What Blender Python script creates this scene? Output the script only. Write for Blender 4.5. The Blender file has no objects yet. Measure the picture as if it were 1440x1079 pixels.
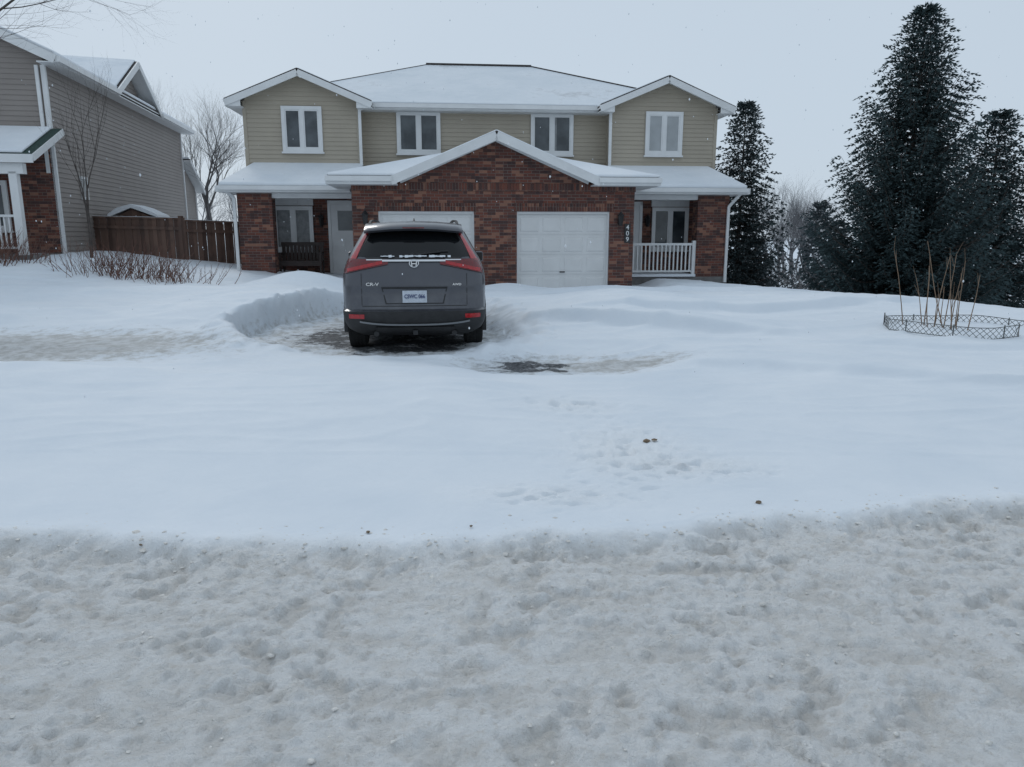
import bpy, math, random
import numpy as np
from mathutils import Vector, Matrix, noise
R=math.radians
random.seed(7); rng=np.random.default_rng(7)
scene=bpy.context.scene
COL=scene.collection

# ------------------------------------------------------------ helpers
class MB:
    def __init__(s): s.v=[]; s.f=[]
    def add(s,vs,fs):
        n=len(s.v); s.v+= [tuple(map(float,p)) for p in vs]; s.f+=[tuple(i+n for i in f) for f in fs]
    def box(s,x0,x1,y0,y1,z0,z1):
        s.add([(x0,y0,z0),(x1,y0,z0),(x1,y1,z0),(x0,y1,z0),(x0,y0,z1),(x1,y0,z1),(x1,y1,z1),(x0,y1,z1)],
              [(0,3,2,1),(4,5,6,7),(0,1,5,4),(1,2,6,5),(2,3,7,6),(3,0,4,7)])
    def prism(s,pts,vec):
        n=len(pts); v=Vector(vec)
        a=[Vector(p) for p in pts]; b=[p+v for p in a]
        s.add(a+b,[tuple(range(n-1,-1,-1)),tuple(range(n,2*n))]+[(i,(i+1)%n,n+(i+1)%n,n+i) for i in range(n)])
    def beam(s,p0,p1,w,h,up=(0,0,1)):
        p0=Vector(p0);p1=Vector(p1);d=(p1-p0).normalized();up=Vector(up)
        sd=d.cross(up)
        if sd.length<1e-4: sd=d.cross(Vector((0,1,0)))
        sd.normalize();u=sd.cross(d)
        c=[]
        for p in (p0,p1):
            for a,b in ((-1,-1),(1,-1),(1,1),(-1,1)): c.append(p+sd*a*w/2+u*b*h/2)
        s.add(c,[(3,2,1,0),(4,5,6,7),(0,1,5,4),(1,2,6,5),(2,3,7,6),(3,0,4,7)])
    def tube(s,p0,p1,r0,r1,n=8):
        p0=Vector(p0);p1=Vector(p1);d=(p1-p0).normalized()
        a=d.cross(Vector((0,0,1)) if abs(d.z)<.9 else Vector((1,0,0))).normalized();b=d.cross(a)
        vs=[]
        for p,r in ((p0,r0),(p1,r1)):
            for i in range(n):
                t=2*math.pi*i/n; vs.append(p+(a*math.cos(t)+b*math.sin(t))*r)
        s.add(vs,[tuple(range(n-1,-1,-1)),tuple(range(n,2*n))]+[(i,(i+1)%n,n+(i+1)%n,n+i) for i in range(n)])
    def obj(s,name,mat,parent=None,smooth=None,bevel=0):
        me=bpy.data.meshes.new(name); me.from_pydata(s.v,[],s.f); me.update()
        import bmesh
        bm=bmesh.new(); bm.from_mesh(me); bmesh.ops.recalc_face_normals(bm,faces=bm.faces); bm.to_mesh(me); bm.free()
        o=bpy.data.objects.new(name,me); COL.objects.link(o)
        if mat: me.materials.append(mat)
        if parent: o.parent=parent
        if smooth is not None:
            me.polygons.foreach_set('use_smooth',[True]*len(me.polygons)); me.set_sharp_from_angle(angle=R(smooth))
        if bevel:
            m=o.modifiers.new('b','BEVEL'); m.width=bevel; m.segments=2; m.limit_method='ANGLE'
        return o
def empty(name,loc=(0,0,0),rz=0):
    e=bpy.data.objects.new(name,None); e.location=loc; e.rotation_euler=(0,0,rz); COL.objects.link(e); e.empty_display_size=.2; return e
def quick_mesh(name,V,F,mat,parent=None,smooth=False):
    me=bpy.data.meshes.new(name)
    V=np.asarray(V,dtype=np.float32);F=np.asarray(F,dtype=np.int32);k=F.shape[1]
    me.vertices.add(len(V));me.vertices.foreach_set('co',V.ravel())
    me.loops.add(F.size);me.loops.foreach_set('vertex_index',F.ravel())
    me.polygons.add(len(F));me.polygons.foreach_set('loop_start',np.arange(len(F),dtype=np.int32)*k)
    me.polygons.foreach_set('loop_total',np.full(len(F),k,dtype=np.int32))
    if smooth: me.polygons.foreach_set('use_smooth',np.ones(len(F),dtype=bool))
    me.update(calc_edges=True)
    o=bpy.data.objects.new(name,me); COL.objects.link(o)
    if mat: me.materials.append(mat)
    if parent: o.parent=parent
    return o

# ------------------------------------------------------------ materials
class NT:
    def __init__(s,name):
        s.m=bpy.data.materials.new(name); s.m.use_nodes=True; s.t=s.m.node_tree; s.b=s.t.nodes['Principled BSDF']
    def n(s,typ,**kw):
        x=s.t.nodes.new(typ)
        for k,v in kw.items(): setattr(x,k,v)
        return x
    def l(s,a,b): s.t.links.new(a,b)
    def mix(s,fac,a,b):
        x=s.n('ShaderNodeMix',data_type='RGBA'); 
        for i,val in ((0,fac),(6,a),(7,b)):
            if isinstance(val,bpy.types.NodeSocket): s.l(val,x.inputs[i])
            else: x.inputs[i].default_value=val if i==0 else (*val,1)
        return x.outputs[2]
    def noise(s,scale,detail=4,rough=.55,vec=None):
        x=s.n('ShaderNodeTexNoise'); x.inputs['Scale'].default_value=scale; x.inputs['Detail'].default_value=detail; x.inputs['Roughness'].default_value=rough
        if vec is None:
            if not hasattr(s,'tc'): s.tc=s.n('ShaderNodeTexCoord')
            vec=s.tc.outputs['Object']
        s.l(vec,x.inputs['Vector']); return x.outputs['Fac']
    def ramp(s,fac,p0,p1):
        x=s.n('ShaderNodeMapRange'); s.l(fac,x.inputs[0]); x.inputs[1].default_value=p0; x.inputs[2].default_value=p1; return x.outputs[0]
    def math(s,op,a,b=None):
        x=s.n('ShaderNodeMath',operation=op)
        for i,val in ((0,a),(1,b)):
            if val is None: continue
            if isinstance(val,bpy.types.NodeSocket): s.l(val,x.inputs[i])
            else: x.inputs[i].default_value=val
        return x.outputs[0]
    def bump(s,h,dist,strength=1):
        x=s.n('ShaderNodeBump'); x.inputs['Distance'].default_value=dist; x.inputs['Strength'].default_value=strength; s.l(h,x.inputs['Height'])
        if s.b.inputs['Normal'].is_linked: s.l(s.b.inputs['Normal'].links[0].from_socket,x.inputs['Normal'])
        s.l(x.outputs[0],s.b.inputs['Normal'])
def simple(name,c,rough=.6,metal=0,var=.12,scale=6,bump=0,coat=0):
    t=NT(name); t.b.inputs['Roughness'].default_value=rough; t.b.inputs['Metallic'].default_value=metal
    if coat: t.b.inputs['Coat Weight'].default_value=coat
    nz=t.noise(scale,3); d=tuple(x*(1-var) for x in c); e=tuple(min(1,x*(1+var)) for x in c)
    t.l(t.mix(t.ramp(nz,.3,.7),d,e),t.b.inputs['Base Color'])
    if bump: t.bump(t.noise(scale*8,2),bump)
    return t.m
def brickmat(name,bw=.21,rh=.075,sw=False):
    t=NT(name); tc=t.n('ShaderNodeTexCoord'); t.tc=tc
    sp=t.n('ShaderNodeSeparateXYZ'); t.l(tc.outputs['Object'],sp.inputs[0])
    cb=t.n('ShaderNodeCombineXYZ'); t.l(t.math('ADD',sp.outputs[0],sp.outputs[1]),cb.inputs[0]); t.l(sp.outputs[2],cb.inputs[1])
    br=t.n('ShaderNodeTexBrick'); t.l(cb.outputs[0],br.inputs['Vector'])
    br.inputs['Scale'].default_value=1; br.inputs['Brick Width'].default_value=bw; br.inputs['Row Height'].default_value=rh
    br.inputs['Mortar Size'].default_value=.006; br.inputs['Mortar Smooth'].default_value=.3; br.inputs['Bias'].default_value=-.05
    br.inputs['Color1'].default_value=(.175,.058,.038,1); br.inputs['Color2'].default_value=(.066,.034,.031,1); br.inputs['Mortar'].default_value=(.17,.145,.13,1)
    br.offset=0 if sw else .5
    row=t.math('FLOOR',t.math('DIVIDE',sp.outputs[2],rh))
    shift=t.math('MULTIPLY',t.math('FLOORED_MODULO',row,2.0),0 if sw else .5)
    sx=t.math('FLOOR',t.math('SUBTRACT',t.math('DIVIDE',t.math('ADD',sp.outputs[0],sp.outputs[1]),bw),shift))
    c2=t.n('ShaderNodeCombineXYZ'); t.l(sx,c2.inputs[0]); t.l(row,c2.inputs[1])
    wn=t.n('ShaderNodeTexWhiteNoise',noise_dimensions='2D'); t.l(c2.outputs[0],wn.inputs['Vector'])
    c=t.mix(t.math('MULTIPLY',t.ramp(wn.outputs['Value'],.84,.86),.75),br.outputs['Color'],(.30,.15,.10))
    c=t.mix(t.math('MULTIPLY',t.ramp(wn.outputs['Value'],.16,.14),.7),c,(.045,.03,.03))
    nz=t.noise(1.3,4); c=t.mix(t.math('MULTIPLY',t.ramp(nz,.4,.75),.35),c,(.10,.055,.045))
    t.l(c,t.b.inputs['Base Color']); t.b.inputs['Roughness'].default_value=.9
    t.bump(t.math('SUBTRACT',1,br.outputs['Fac']),.006,.6)
    return t.m
M={}
M['brick']=brickmat('brick'); M['soldier']=brickmat('brick_soldier',.075,.21,True)
M['siding']=simple('tan_siding',(.39,.345,.275),.55,var=.05,scale=1.5)
M['siding2']=simple('grey_siding',(.265,.235,.215),.6,var=.06,scale=1.5)
M['white']=simple('white_trim',(.70,.71,.71),.5,var=.05,scale=3)
M['door']=simple('garage_door_paint',(.68,.68,.67),.5,var=.05,scale=2)
M['shingle']=simple('shingle',(.06,.052,.05),.9,var=.3,scale=20,bump=.01)
M['gshingle']=simple('green_shingle',(.03,.06,.05),.9,var=.3,scale=20,bump=.01)
M['concrete']=simple('concrete',(.17,.165,.16),.9,var=.2,scale=5,bump=.01)
M['black']=simple('black_metal',(.015,.015,.016),.4,var=.2)
M['curtain']=simple('blind',(.36,.38,.39),.4,var=.10,scale=3)
M['lace']=simple('lace_curtain',(.22,.23,.235),.5,var=.30,scale=7)
M['darkwood']=simple('dark_wood',(.03,.018,.015),.6,var=.3)
t=NT('window_glass'); t.b.inputs['Roughness'].default_value=.06; t.b.inputs['IOR'].default_value=1.6
nz=t.noise(1.7,3); t.l(t.mix(t.ramp(nz,.35,.7),(.02,.028,.034),(.085,.10,.11)),t.b.inputs['Base Color']); t.bump(t.noise(1.1,1),.01); M['glass']=t.m
t=NT('fence_wood'); nz=t.noise(3,4); tc=t.tc
w=t.n('ShaderNodeTexWhiteNoise',noise_dimensions='1D'); sp=t.n('ShaderNodeSeparateXYZ'); t.l(tc.outputs['Object'],sp.inputs[0]); t.l(t.math('FLOOR',t.math('DIVIDE',sp.outputs[0],.145)),w.inputs['W'])
c=t.mix(w.outputs['Value'],(.09,.052,.04),(.175,.105,.078)); c=t.mix(t.math('MULTIPLY',t.ramp(nz,.45,.7),.5),c,(.075,.055,.048))
t.l(c,t.b.inputs['Base Color']); t.b.inputs['Roughness'].default_value=.85; M['fence']=t.m
t=NT('roof_snow'); nz=t.noise(.8,4); t.l(t.mix(t.ramp(nz,.3,.7),(.70,.745,.79),(.80,.83,.86)),t.b.inputs['Base Color']); t.b.inputs['Roughness'].default_value=.8
t.bump(t.noise(1.2,3),.10,.7); M['rsnow']=t.m
t=NT('thin_roof_snow'); nz=t.noise(.55,5,.6); n2=t.noise(5,5,.7)
c=t.mix(t.ramp(nz,.3,.7),(.66,.71,.75),(.78,.81,.84)); c=t.mix(t.math('MULTIPLY',t.ramp(t.math('ADD',t.math('MULTIPLY',n2,.4),nz),.80,.92),.45),c,(.38,.39,.40))
t.l(c,t.b.inputs['Base Color']); t.b.inputs['Roughness'].default_value=.8; t.bump(t.noise(3,3),.05,.5); M['thinsnow']=t.m
M['bark']=simple('bark',(.075,.062,.055),.9,var=.3,scale=8)
M['bark_far_hazed']=simple('bark_far_hazed',(.12,.115,.115),.9,var=.2,scale=2)  # paler, greyer bark: distance haze painted into the base colour
M['twig']=simple('twig',(.15,.075,.055),.9,var=.3,scale=8)
M['stem']=simple('stem',(.22,.15,.10),.8,var=.3,scale=8)
def needle(name,a,b,c):
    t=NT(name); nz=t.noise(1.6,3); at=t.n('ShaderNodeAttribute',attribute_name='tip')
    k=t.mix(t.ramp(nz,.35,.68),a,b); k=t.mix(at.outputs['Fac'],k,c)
    t.l(k,t.b.inputs['Base Color']); t.b.inputs['Roughness'].default_value=.75; t.b.inputs['Specular IOR Level'].default_value=.3; return t.m
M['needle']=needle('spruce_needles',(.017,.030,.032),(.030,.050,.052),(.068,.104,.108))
M['needle_mid_hazed']=needle('spruce_needles_mid_hazed',(.026,.04,.042),(.045,.062,.065),(.095,.125,.13))
M['needle_far_hazed']=needle('spruce_needles_far_hazed',(.055,.07,.078),(.08,.098,.106),(.12,.14,.15))  # mid and far needles pale with distance, haze put into their colour

# ------------------------------------------------------------ ground
def sstep(a,b,x):
    t=np.clip((x-a)/(b-a),0,1); return t*t*(3-2*t)
def gauss(X,Y,cx,cy,sx,sy): return np.exp(-((X-cx)/sx)**2-((Y-cy)/sy)**2)
def geo(a,b,s0,g):
    o=[];x=a;s=s0
    while x<b: s*=g; x+=s; o.append(x)
    return np.array(o)
xs_c=np.arange(-3.4,3.4,.015); xm=np.arange(3.4,9,.06); xf=np.arange(9,20,.22); xg=geo(20,450,.3,1.25)
xp=np.concatenate([xm,xf,xg]); XS=np.concatenate([-xp[::-1],xs_c,xp])
XS=np.unique(np.round(XS,4))
YS=np.unique(np.round(np.concatenate([-geo(0,200,.2,1.3)[::-1],np.arange(0,1.3,.1),np.arange(1.3,4.7,.015),np.arange(4.7,7,.03),np.arange(7,16,.05),np.arange(16,20,.1),np.arange(20,34,.4),34+geo(0,600,.5,1.25)]),4))
X,Y=np.meshgrid(XS,YS)
def edgeY(X): return 3.60+.62*sstep(.2,3.2,X)+.05*np.sin(X*1.7)+.03*np.sin(X*5.1+1)+.02*np.sin(X*13)+.012*np.sin(X*29+2)
def terrain(X,Y):
    Yc=np.maximum(Y,-5)
    S=.05+.16*sstep(3.8,8.0,Yc)+.13*sstep(9,14,Yc)
    S+= .62*sstep(-5.5,-12.5,X)*sstep(10,21,Y) + .12*sstep(-3.5,-7,X)*sstep(12,20,Y)
    cl=7.35-.13*(X+5)+.12*np.sin(X*.9)
    dd=Y-cl
    S+= .10*np.where(dd<0,np.exp(-(dd/1.3)**2),np.exp(-(dd/.22)**2))*sstep(.9,-.8,X)
    S-= .07*gauss(X,Y,-6.2,9.6,2.4,1.4)
    S+= .40*gauss(X,Y,-4.6,16.8,1.1,1.1)+.14*gauss(X,Y,-6.5,15,2.2,1.2)
    S+= .20*gauss(X,Y,-4.5,13.0,1.2,2.2)
    S+= .22*gauss(X,Y,1.9,13.9,1.2,1.6)+.10*gauss(X,Y,6,14,3,2)+.12*gauss(X,Y,9.,11.,2.5,1.5)
    S+= .16*gauss(X,Y,-.1,18.0,.7,1.5)
    # long sharp-lipped drift tails
    for (px,py,ang,ln,am) in ((4.2,12.6,.18,3.4,.13),(7.2,9.0,-.12,3.2,.08),(3.4,16.3,.1,2.6,.10),(-7.5,12.3,-.1,3,.10),(-5,6.2,.05,3.2,.035),(3.6,7.4,-.22,2.6,.08),(1.9,10.9,-.40,1.9,.20),(-9,14.4,.05,3,.09),(5.4,11.0,.05,2.2,.06)):
        u=(X-px)*math.cos(ang)+(Y-py)*math.sin(ang); v=-(X-px)*math.sin(ang)+(Y-py)*math.cos(ang)-.12*np.sin(u*1.3+px)-.03*np.sin(u*4.1)
        S+= am*np.exp(-(u/ln)**4)*np.where(v>0,np.exp(-(v/.9)**2),np.exp(-(v/.12)**2)) if am>.07 and px>1 else am*np.exp(-(u/ln)**4)*np.where(v<0,np.exp(-(v/.85)**2),np.exp(-(v/.14)**2))
    S-= .25*sstep(17,19.2,Y)*sstep(-4.3,-3.2,X)*sstep(4.4,3.6,X)
    d=.916*(X-5.5)+.4*(Y-20)-.6
    S-= 2.6*(1-np.exp(-np.log1p(np.exp(np.clip(d*1.6,-30,30)))/1.6*.085))
    # wind scoop round the car: steep carved wall at the left and rear, open lee side at the right
    ang=math.radians(6); cx,cy=-1.72,11.6
    u=(X-cx)*math.cos(ang)+(Y-cy)*math.sin(ang); v=-(X-cx)*math.sin(ang)+(Y-cy)*math.cos(ang)
    th=np.arctan2(v,u)
    wob=.06*np.sin(3*th+1)+.03*np.sin(5*th+.4)+.018*np.sin(11*th)+.010*np.sin(23*th+2)
    e=np.sqrt((u/np.where(u>0,1.95,2.3))**2+(v/3.45)**2)+wob
    e2=np.sqrt(((X-.55)/1.45)**2+((Y-8.45)/.95)**2)+wob*1.8
    right=sstep(.1,1.6,u)
    ww=.03+.30*sstep(-.35,-.95,v/3.45)*(1-.3*right)+.16*right
    inside=1-sstep(0,1,(e-(1-ww*1.6))/(ww*2))
    in2=(1-sstep(.55,1.25,e2))*.85
    ins=np.maximum(inside,in2)
    rim=.12*np.exp(-(np.maximum(e-1.03,0)/.10)**2)*(e>.9)*sstep(-.95,-.2,v/3.45)*(1-in2/.85)*(1-right)
    S=S+rim
    S=S*(1-ins)+.065*ins
    S=S+.08*np.exp(-((e-.88)/.06)**2)*sstep(-.8,0,v/3.45)*np.clip(.4+.6*np.sin(th*7+1),0,1)*(1-right)
    road=1-sstep(-.14,.12,Y-edgeY(X))
    S=S*(1-road)
    S+= .040*np.exp(-((Y-edgeY(X)-.0)/.11)**2)*(.6+.4*np.sin(X*4.3)*np.sin(X*1.9+1))
    return S,road,ins,e,e2
Z,ROAD,INS,E,E2=terrain(X,Y)
def gz(x,y):
    return float(terrain(np.array([x],dtype=float),np.array([y],dtype=float))[0][0])
Zf=Z.ravel();Xf=X.ravel();Yf=Y.ravel();Rf=ROAD.ravel();If=INS.ravel();Ef=E.ravel()
foot=(gauss(X,Y,.85,5.1,.5,.6)+.8*gauss(X,Y,.25,4.25,.5,.2)+.8*gauss(X,Y,.5,6.2,.45,.25)+.7*gauss(X,Y,1.3,4.75,.5,.2)).ravel()
add=np.zeros_like(Zf)
rut=np.zeros_like(Zf)
nn=noise.noise
def cell(x,y):
    d,_=noise.voronoi((x,y,0)); return d[0],d[1]
for i in range(len(Zf)):
    x=Xf[i];y=Yf[i]
    if y<-2 or y>26 or abs(x)>22: continue
    a=.035*nn((x*.45,y*.6,1.3))+.012*nn((x*1.3,y*2.2,4.1))
    r=Rf[i]
    if r<.99 and y>5:
        wx=x+.5*nn((x*.5,y*.5,8)); k=1-abs(nn((wx*.55,y*1.5,6)))*2.2
        if k>0: a+=.040*k*k*min(1,(y-5)/4)
        k=1-abs(nn((wx*1.1,y*4.,16)))*2.5
        if k>0: a+=.010*k*k
    if r>.01 and abs(x)<6.5 and y>0:
        q=nn((x*1.3,y*1.7,0))*.026
        amt=min(1,max(0,nn((x*1.5,y*1.9,7))*1.6+.55))
        # broken crust: flat plates with ragged, crumbly hollows between them
        h=nn((x*6+2*nn((x*2,y*2,3)),y*7,5))+.5*nn((x*13,y*15,6))+.28*nn((x*29,y*31,4))
        q+=(max(-.35,min(.12,h)))*.060*(.35+.65*amt)
        k=nn((x*19,y*21,9)); q+=max(0,k-.05)*.034*(.4+.6*amt)
        k=nn((x*44,y*46,2)); q+=max(0,k)*.016
        rut[i]=max(0,min(1,(-.02-h)/.35))*(.4+.6*amt)
        a=a*.3+r*(q-.008)
    f=foot[i]*(1-r)
    if f>.05:
        k=nn((x*9,y*14,3)); a+=f*(-.085*max(0,k-.12)+.025*max(0,nn((x*22,y*26,7))-.1))
    if If[i]>.2: a+=If[i]*(.012*nn((x*5,y*7,3))+.022*max(0,nn((x*11,y*13,8))))
    if .8<Ef[i]<1.15 and y>9: a+=.045*nn((x*5,y*5,11))
    add[i]=a
Zf=Zf+add
V=np.stack([Xf,Yf,Zf],1)
nx=len(XS);ny=len(YS)
idx=np.arange(nx*ny).reshape(ny,nx)
F=np.stack([idx[:-1,:-1].ravel(),idx[:-1,1:].ravel(),idx[1:,1:].ravel(),idx[1:,:-1].ravel()],1)
t=NT('snow_ground'); tc=t.n('ShaderNodeTexCoord'); t.tc=tc
at=t.n('ShaderNodeAttribute',attribute_name='mask'); sp=t.n('ShaderNodeSeparateColor'); t.l(at.outputs['Color'],sp.inputs[0])
rd,ice,asp=sp.outputs[0],sp.outputs[1],sp.outputs[2]; low=at.outputs['Alpha']
n_big=t.noise(1.1,4); n_mid=t.noise(6.5,6,.65); n_fine=t.noise(24,4,.7)
clean=t.mix(t.ramp(n_big,.3,.7),(.685,.74,.795),(.76,.80,.84))
dirt=t.mix(t.ramp(n_mid,.46,.68),(.90,.905,.90),(.80,.78,.745))
dirt=t.mix(t.math('MULTIPLY',t.ramp(n_fine,.56,.68),.45),dirt,(.62,.575,.51))
dirt=t.mix(t.math('MULTIPLY',t.ramp(n_big,.5,.7),.30),dirt,(.80,.775,.73))
dirt=t.mix(t.math('MULTIPLY',low,.48),dirt,(.58,.54,.485))
c=t.mix(rd,clean,dirt)
icec=t.mix(t.ramp(n_mid,.42,.60),(.60,.61,.61),(.41,.405,.385))
im=t.ramp(t.math('ADD',ice,t.math('MULTIPLY',t.math('SUBTRACT',n_mid,.5),1.0)),.25,.55)
im=t.math('MINIMUM',t.math('MAXIMUM',im,0.0),1.0); im=t.math('MULTIPLY',im,t.ramp(ice,.02,.15))
c=t.mix(t.math('MULTIPLY',im,.85),c,icec)
strv=t.n('ShaderNodeMapping'); t.l(tc.outputs['Object'],strv.inputs[0]); strv.inputs['Scale'].default_value=(1,1.6,1); strv.inputs['Rotation'].default_value=(0,0,.45)
an=t.noise(3.6,8,.72,strv.outputs[0])
av=t.math('SUBTRACT',t.math('ADD',an,asp),1.0)
slush=t.ramp(av,-.08,.01)
c=t.mix(t.math('MULTIPLY',slush,.70),c,(.40,.41,.42))
am=t.ramp(av,.015,.045)
aspc=t.mix(t.ramp(n_fine,.4,.65),(.055,.058,.063),(.17,.175,.18))
c=t.mix(am,c,aspc)
t.l(c,t.b.inputs['Base Color']); t.b.inputs['Roughness'].default_value=.75; t.b.inputs['Specular IOR Level'].default_value=.25
t.bump(t.math('MULTIPLY',t.noise(34,6,.7),t.math('MAXIMUM',rd,t.math('MULTIPLY',ice,.8))),.035,1)
t.bump(t.noise(3.5,4,.5),.035,.5)
g=quick_mesh('snow_ground',V,F,t.m,smooth=True)
ca=g.data.color_attributes.new('mask','FLOAT_COLOR','POINT')
icem=(gauss(X,Y,-6.6,9.3,2.7,1.25)).ravel()*1.05
icem=np.maximum(icem,(gauss(X,Y,1.15,8.5,1.0,.6)).ravel()*.7)
aspm=np.clip((1-sstep(.5,.98,E))*.52+.10*gauss(X,Y,-1.3,10.0,1.4,1.5)+.05*gauss(X,Y,-2.9,10.6,.6,1.2),0,1).ravel()
aspm=np.maximum(aspm,(gauss(X,Y,.20,8.5,1.0,.95)*.60).ravel())
icem=np.maximum(icem,np.clip(If*.42,0,1))
roadm=np.maximum(Rf,np.clip(foot*.30,0,.30))
colr=np.stack([roadm,icem,aspm,rut],1).astype(np.float32)
ca.data.foreach_set('color',colr.ravel())

# ------------------------------------------------------------ house kit
def roofpoly(par,name,pts,snow=.09,shrink=.99,mat='shingle',sm='rsnow'):
    m=MB(); m.prism(pts,(0,0,-.05)); m.obj(name+'_shingles',M[mat],par)
    m=MB(); m.prism([Vector(p)+Vector((0,0,-.053)) for p in pts],(0,0,-.04)); m.obj(name+'_soffit',M['white'],par)
    if snow:
        c=sum((Vector(p) for p in pts),Vector())/len(pts)
        q=[c+(Vector(p)-c)*shrink+Vector((0,0,.004)) for p in pts]
        m=MB(); m.prism(q,(0,0,snow)); m.obj(name+'_snow',M[sm],par,bevel=min(.03,snow*.4))
def siding(par,name,y,z0,z1,lf,rf,mat,lap=.125,swap=False,flip=1):
    m=MB(); z=z0
    while z<z1-1e-4:
        zt=min(z+lap,z1)
        a0,a1,b0,b1=lf(z),rf(z),lf(zt),rf(zt)
        if a1-a0<.02: break
        if b1<b0: b0=b1=(b0+b1)/2
        o=.020
        if not swap: vs=[(a0,y-o,z),(a1,y-o,z),(b1,y-.002,zt),(b0,y-.002,zt),(a0,y,z),(a1,y,z)]
        else: vs=[(y+o,a0,z),(y+o,a1,z),(y+.002,b1,zt),(y+.002,b0,zt),(y,a0,z),(y,a1,z)]
        m.add(vs,[(0,1,2,3),(4,5,1,0)]); z=zt
    return m.obj(name,M[mat],par)
def window(par,name,x0,x1,z0,z1,y,glass='glass',fr=.075,n=2,grid=False):
    e=MB()
    e.box(x0,x1,y-.07,y,z1-fr,z1);e.box(x0,x1,y-.07,y,z0,z0+fr);e.box(x0-.03,x1+.03,y-.10,y,z0-.05,z0-.002)
    e.box(x0,x0+fr,y-.07,y,z0+fr,z1-fr);e.box(x1-fr,x1,y-.07,y,z0+fr,z1-fr)
    w=(x1-x0)/n
    for i in range(1,n): e.box(x0+i*w-.05,x0+i*w+.05,y-.068,y,z0+fr,z1-fr)
    for i in range(n):
        a=x0+i*w+(fr if i==0 else .05); b=x0+(i+1)*w-(fr if i==n-1 else .05)
        s=.035
        e.box(a,a+s,y-.052,y-.02,z0+fr,z1-fr);e.box(b-s,b,y-.052,y-.02,z0+fr,z1-fr)
        e.box(a+s,b-s,y-.052,y-.02,z1-fr-s,z1-fr);e.box(a+s,b-s,y-.052,y-.02,z0+fr,z0+fr+s)
    e.obj(name+'_frame',M['white'],par)
    g=MB(); g.box(x0+.02,x1-.02,y-.03,y-.026,z0+.02,z1-.02); g.obj(name+'_glass',M[glass],par)
def lantern(par,x,y,z):
    m=MB(); m.box(x-.05,x+.05,y-.03,y,z-.12,z+.12); m.box(x-.02,x+.02,y-.12,y-.03,z+.12,z+.15)
    m.tube((x,y-.14,z-.16),(x,y-.14,z+.1),.05,.085,6); m.tube((x,y-.14,z+.1),(x,y-.14,z+.2),.11,.02,6); m.tube((x,y-.14,z+.2),(x,y-.14,z+.25),.015,.015,6)
    m.obj('lantern',M['black'],par)
def downspout(par,pts,r=.085):
    m=MB()
    for a,b in zip(pts[:-1],pts[1:]): m.beam(a,b,r,r*.75,up=(0,1,0))
    m.obj('downspout',M['white'],par)

# ------------------------------------------------------------ main house
H=empty('semi_detached_house',(-.43,19.81,0),R(5.3))
b=MB()
W=3.69; T=.22
b.box(-W,-3.03,0,T,-.4,2.92);b.box(3.03,W,0,T,-.4,2.92);b.box(-.56,.56,0,T,-.4,2.92)
b.box(-3.03,-.56,0,T,2.19,2.92);b.box(.56,3.03,0,T,2.19,2.92)
b.prism([(-2.45,0,2.92),(2.45,0,2.92),(0,0,4.02)],(0,T,0))
b.box(-W,-W+T,T,3.5,-.4,2.92);b.box(W-T,W,T,3.5,-.4,2.92)
b.box(-7.06,-W,3.5,3.7,-.6,3.4);b.box(W,7.06,3.5,3.7,-1,3.4)
b.box(-7.06,-6.86,3.7,12.2,-.6,2.9);b.box(6.86,7.06,3.7,12.2,-1.4,2.9);b.box(-6.86,6.86,12,12.2,-1,5.3)
for s in (-1,1):
    x0,x1=(-7.06,-6.12) if s<0 else (6.12,7.06)
    b.box(x0,x1,2.0,2.45,-.9,2.72)
b.obj('brick_walls',M['brick'],H)
b=MB(); rnd=random.Random(1)
for x0,x1 in ((-3.1,-.49),(.49,3.1)):
    x=x0
    while x<x1-.03:
        b.box(x,x+.066,-.012-rnd.choice((0,.012,.012)),-.002,2.195,2.40); x+=.0755
x=-3.68
while x<3.66: b.box(x,x+.066,-.018,-.002,2.70,2.90); x+=.0755
b.obj('soldier_course',M['soldier'],H)
b=MB(); b.box(-W-.01,-3.04,-.012,.01,-.5,.22); b.box(3.04,W+.012,-.012,.01,-.5,.22); b.box(-.55,.55,-.012,.01,-.5,.22)
b.box(W+.012,7.1,1.96,3.49,-1.4,.36); b.box(-7.1,-W-.012,1.96,3.49,-1,.36); b.box(-4.9,-3.72,1.5,1.955,-.5,.2)
b.obj('concrete_base',M['concrete'],H)
b=MB()
b.prism([(W+.02,1.9,.37),(6.1,1.9,.37),(6.1,3.4,.37),(W+.02,3.4,.37)],(0,0,.07)); b.prism([(-5.0,2.0,.37),(-W-.03,2.0,.37),(-W-.03,3.4,.37),(-5.6,3.4,.37)],(0,0,.04))
b.obj('porch_snow',M['rsnow'],H)
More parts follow.
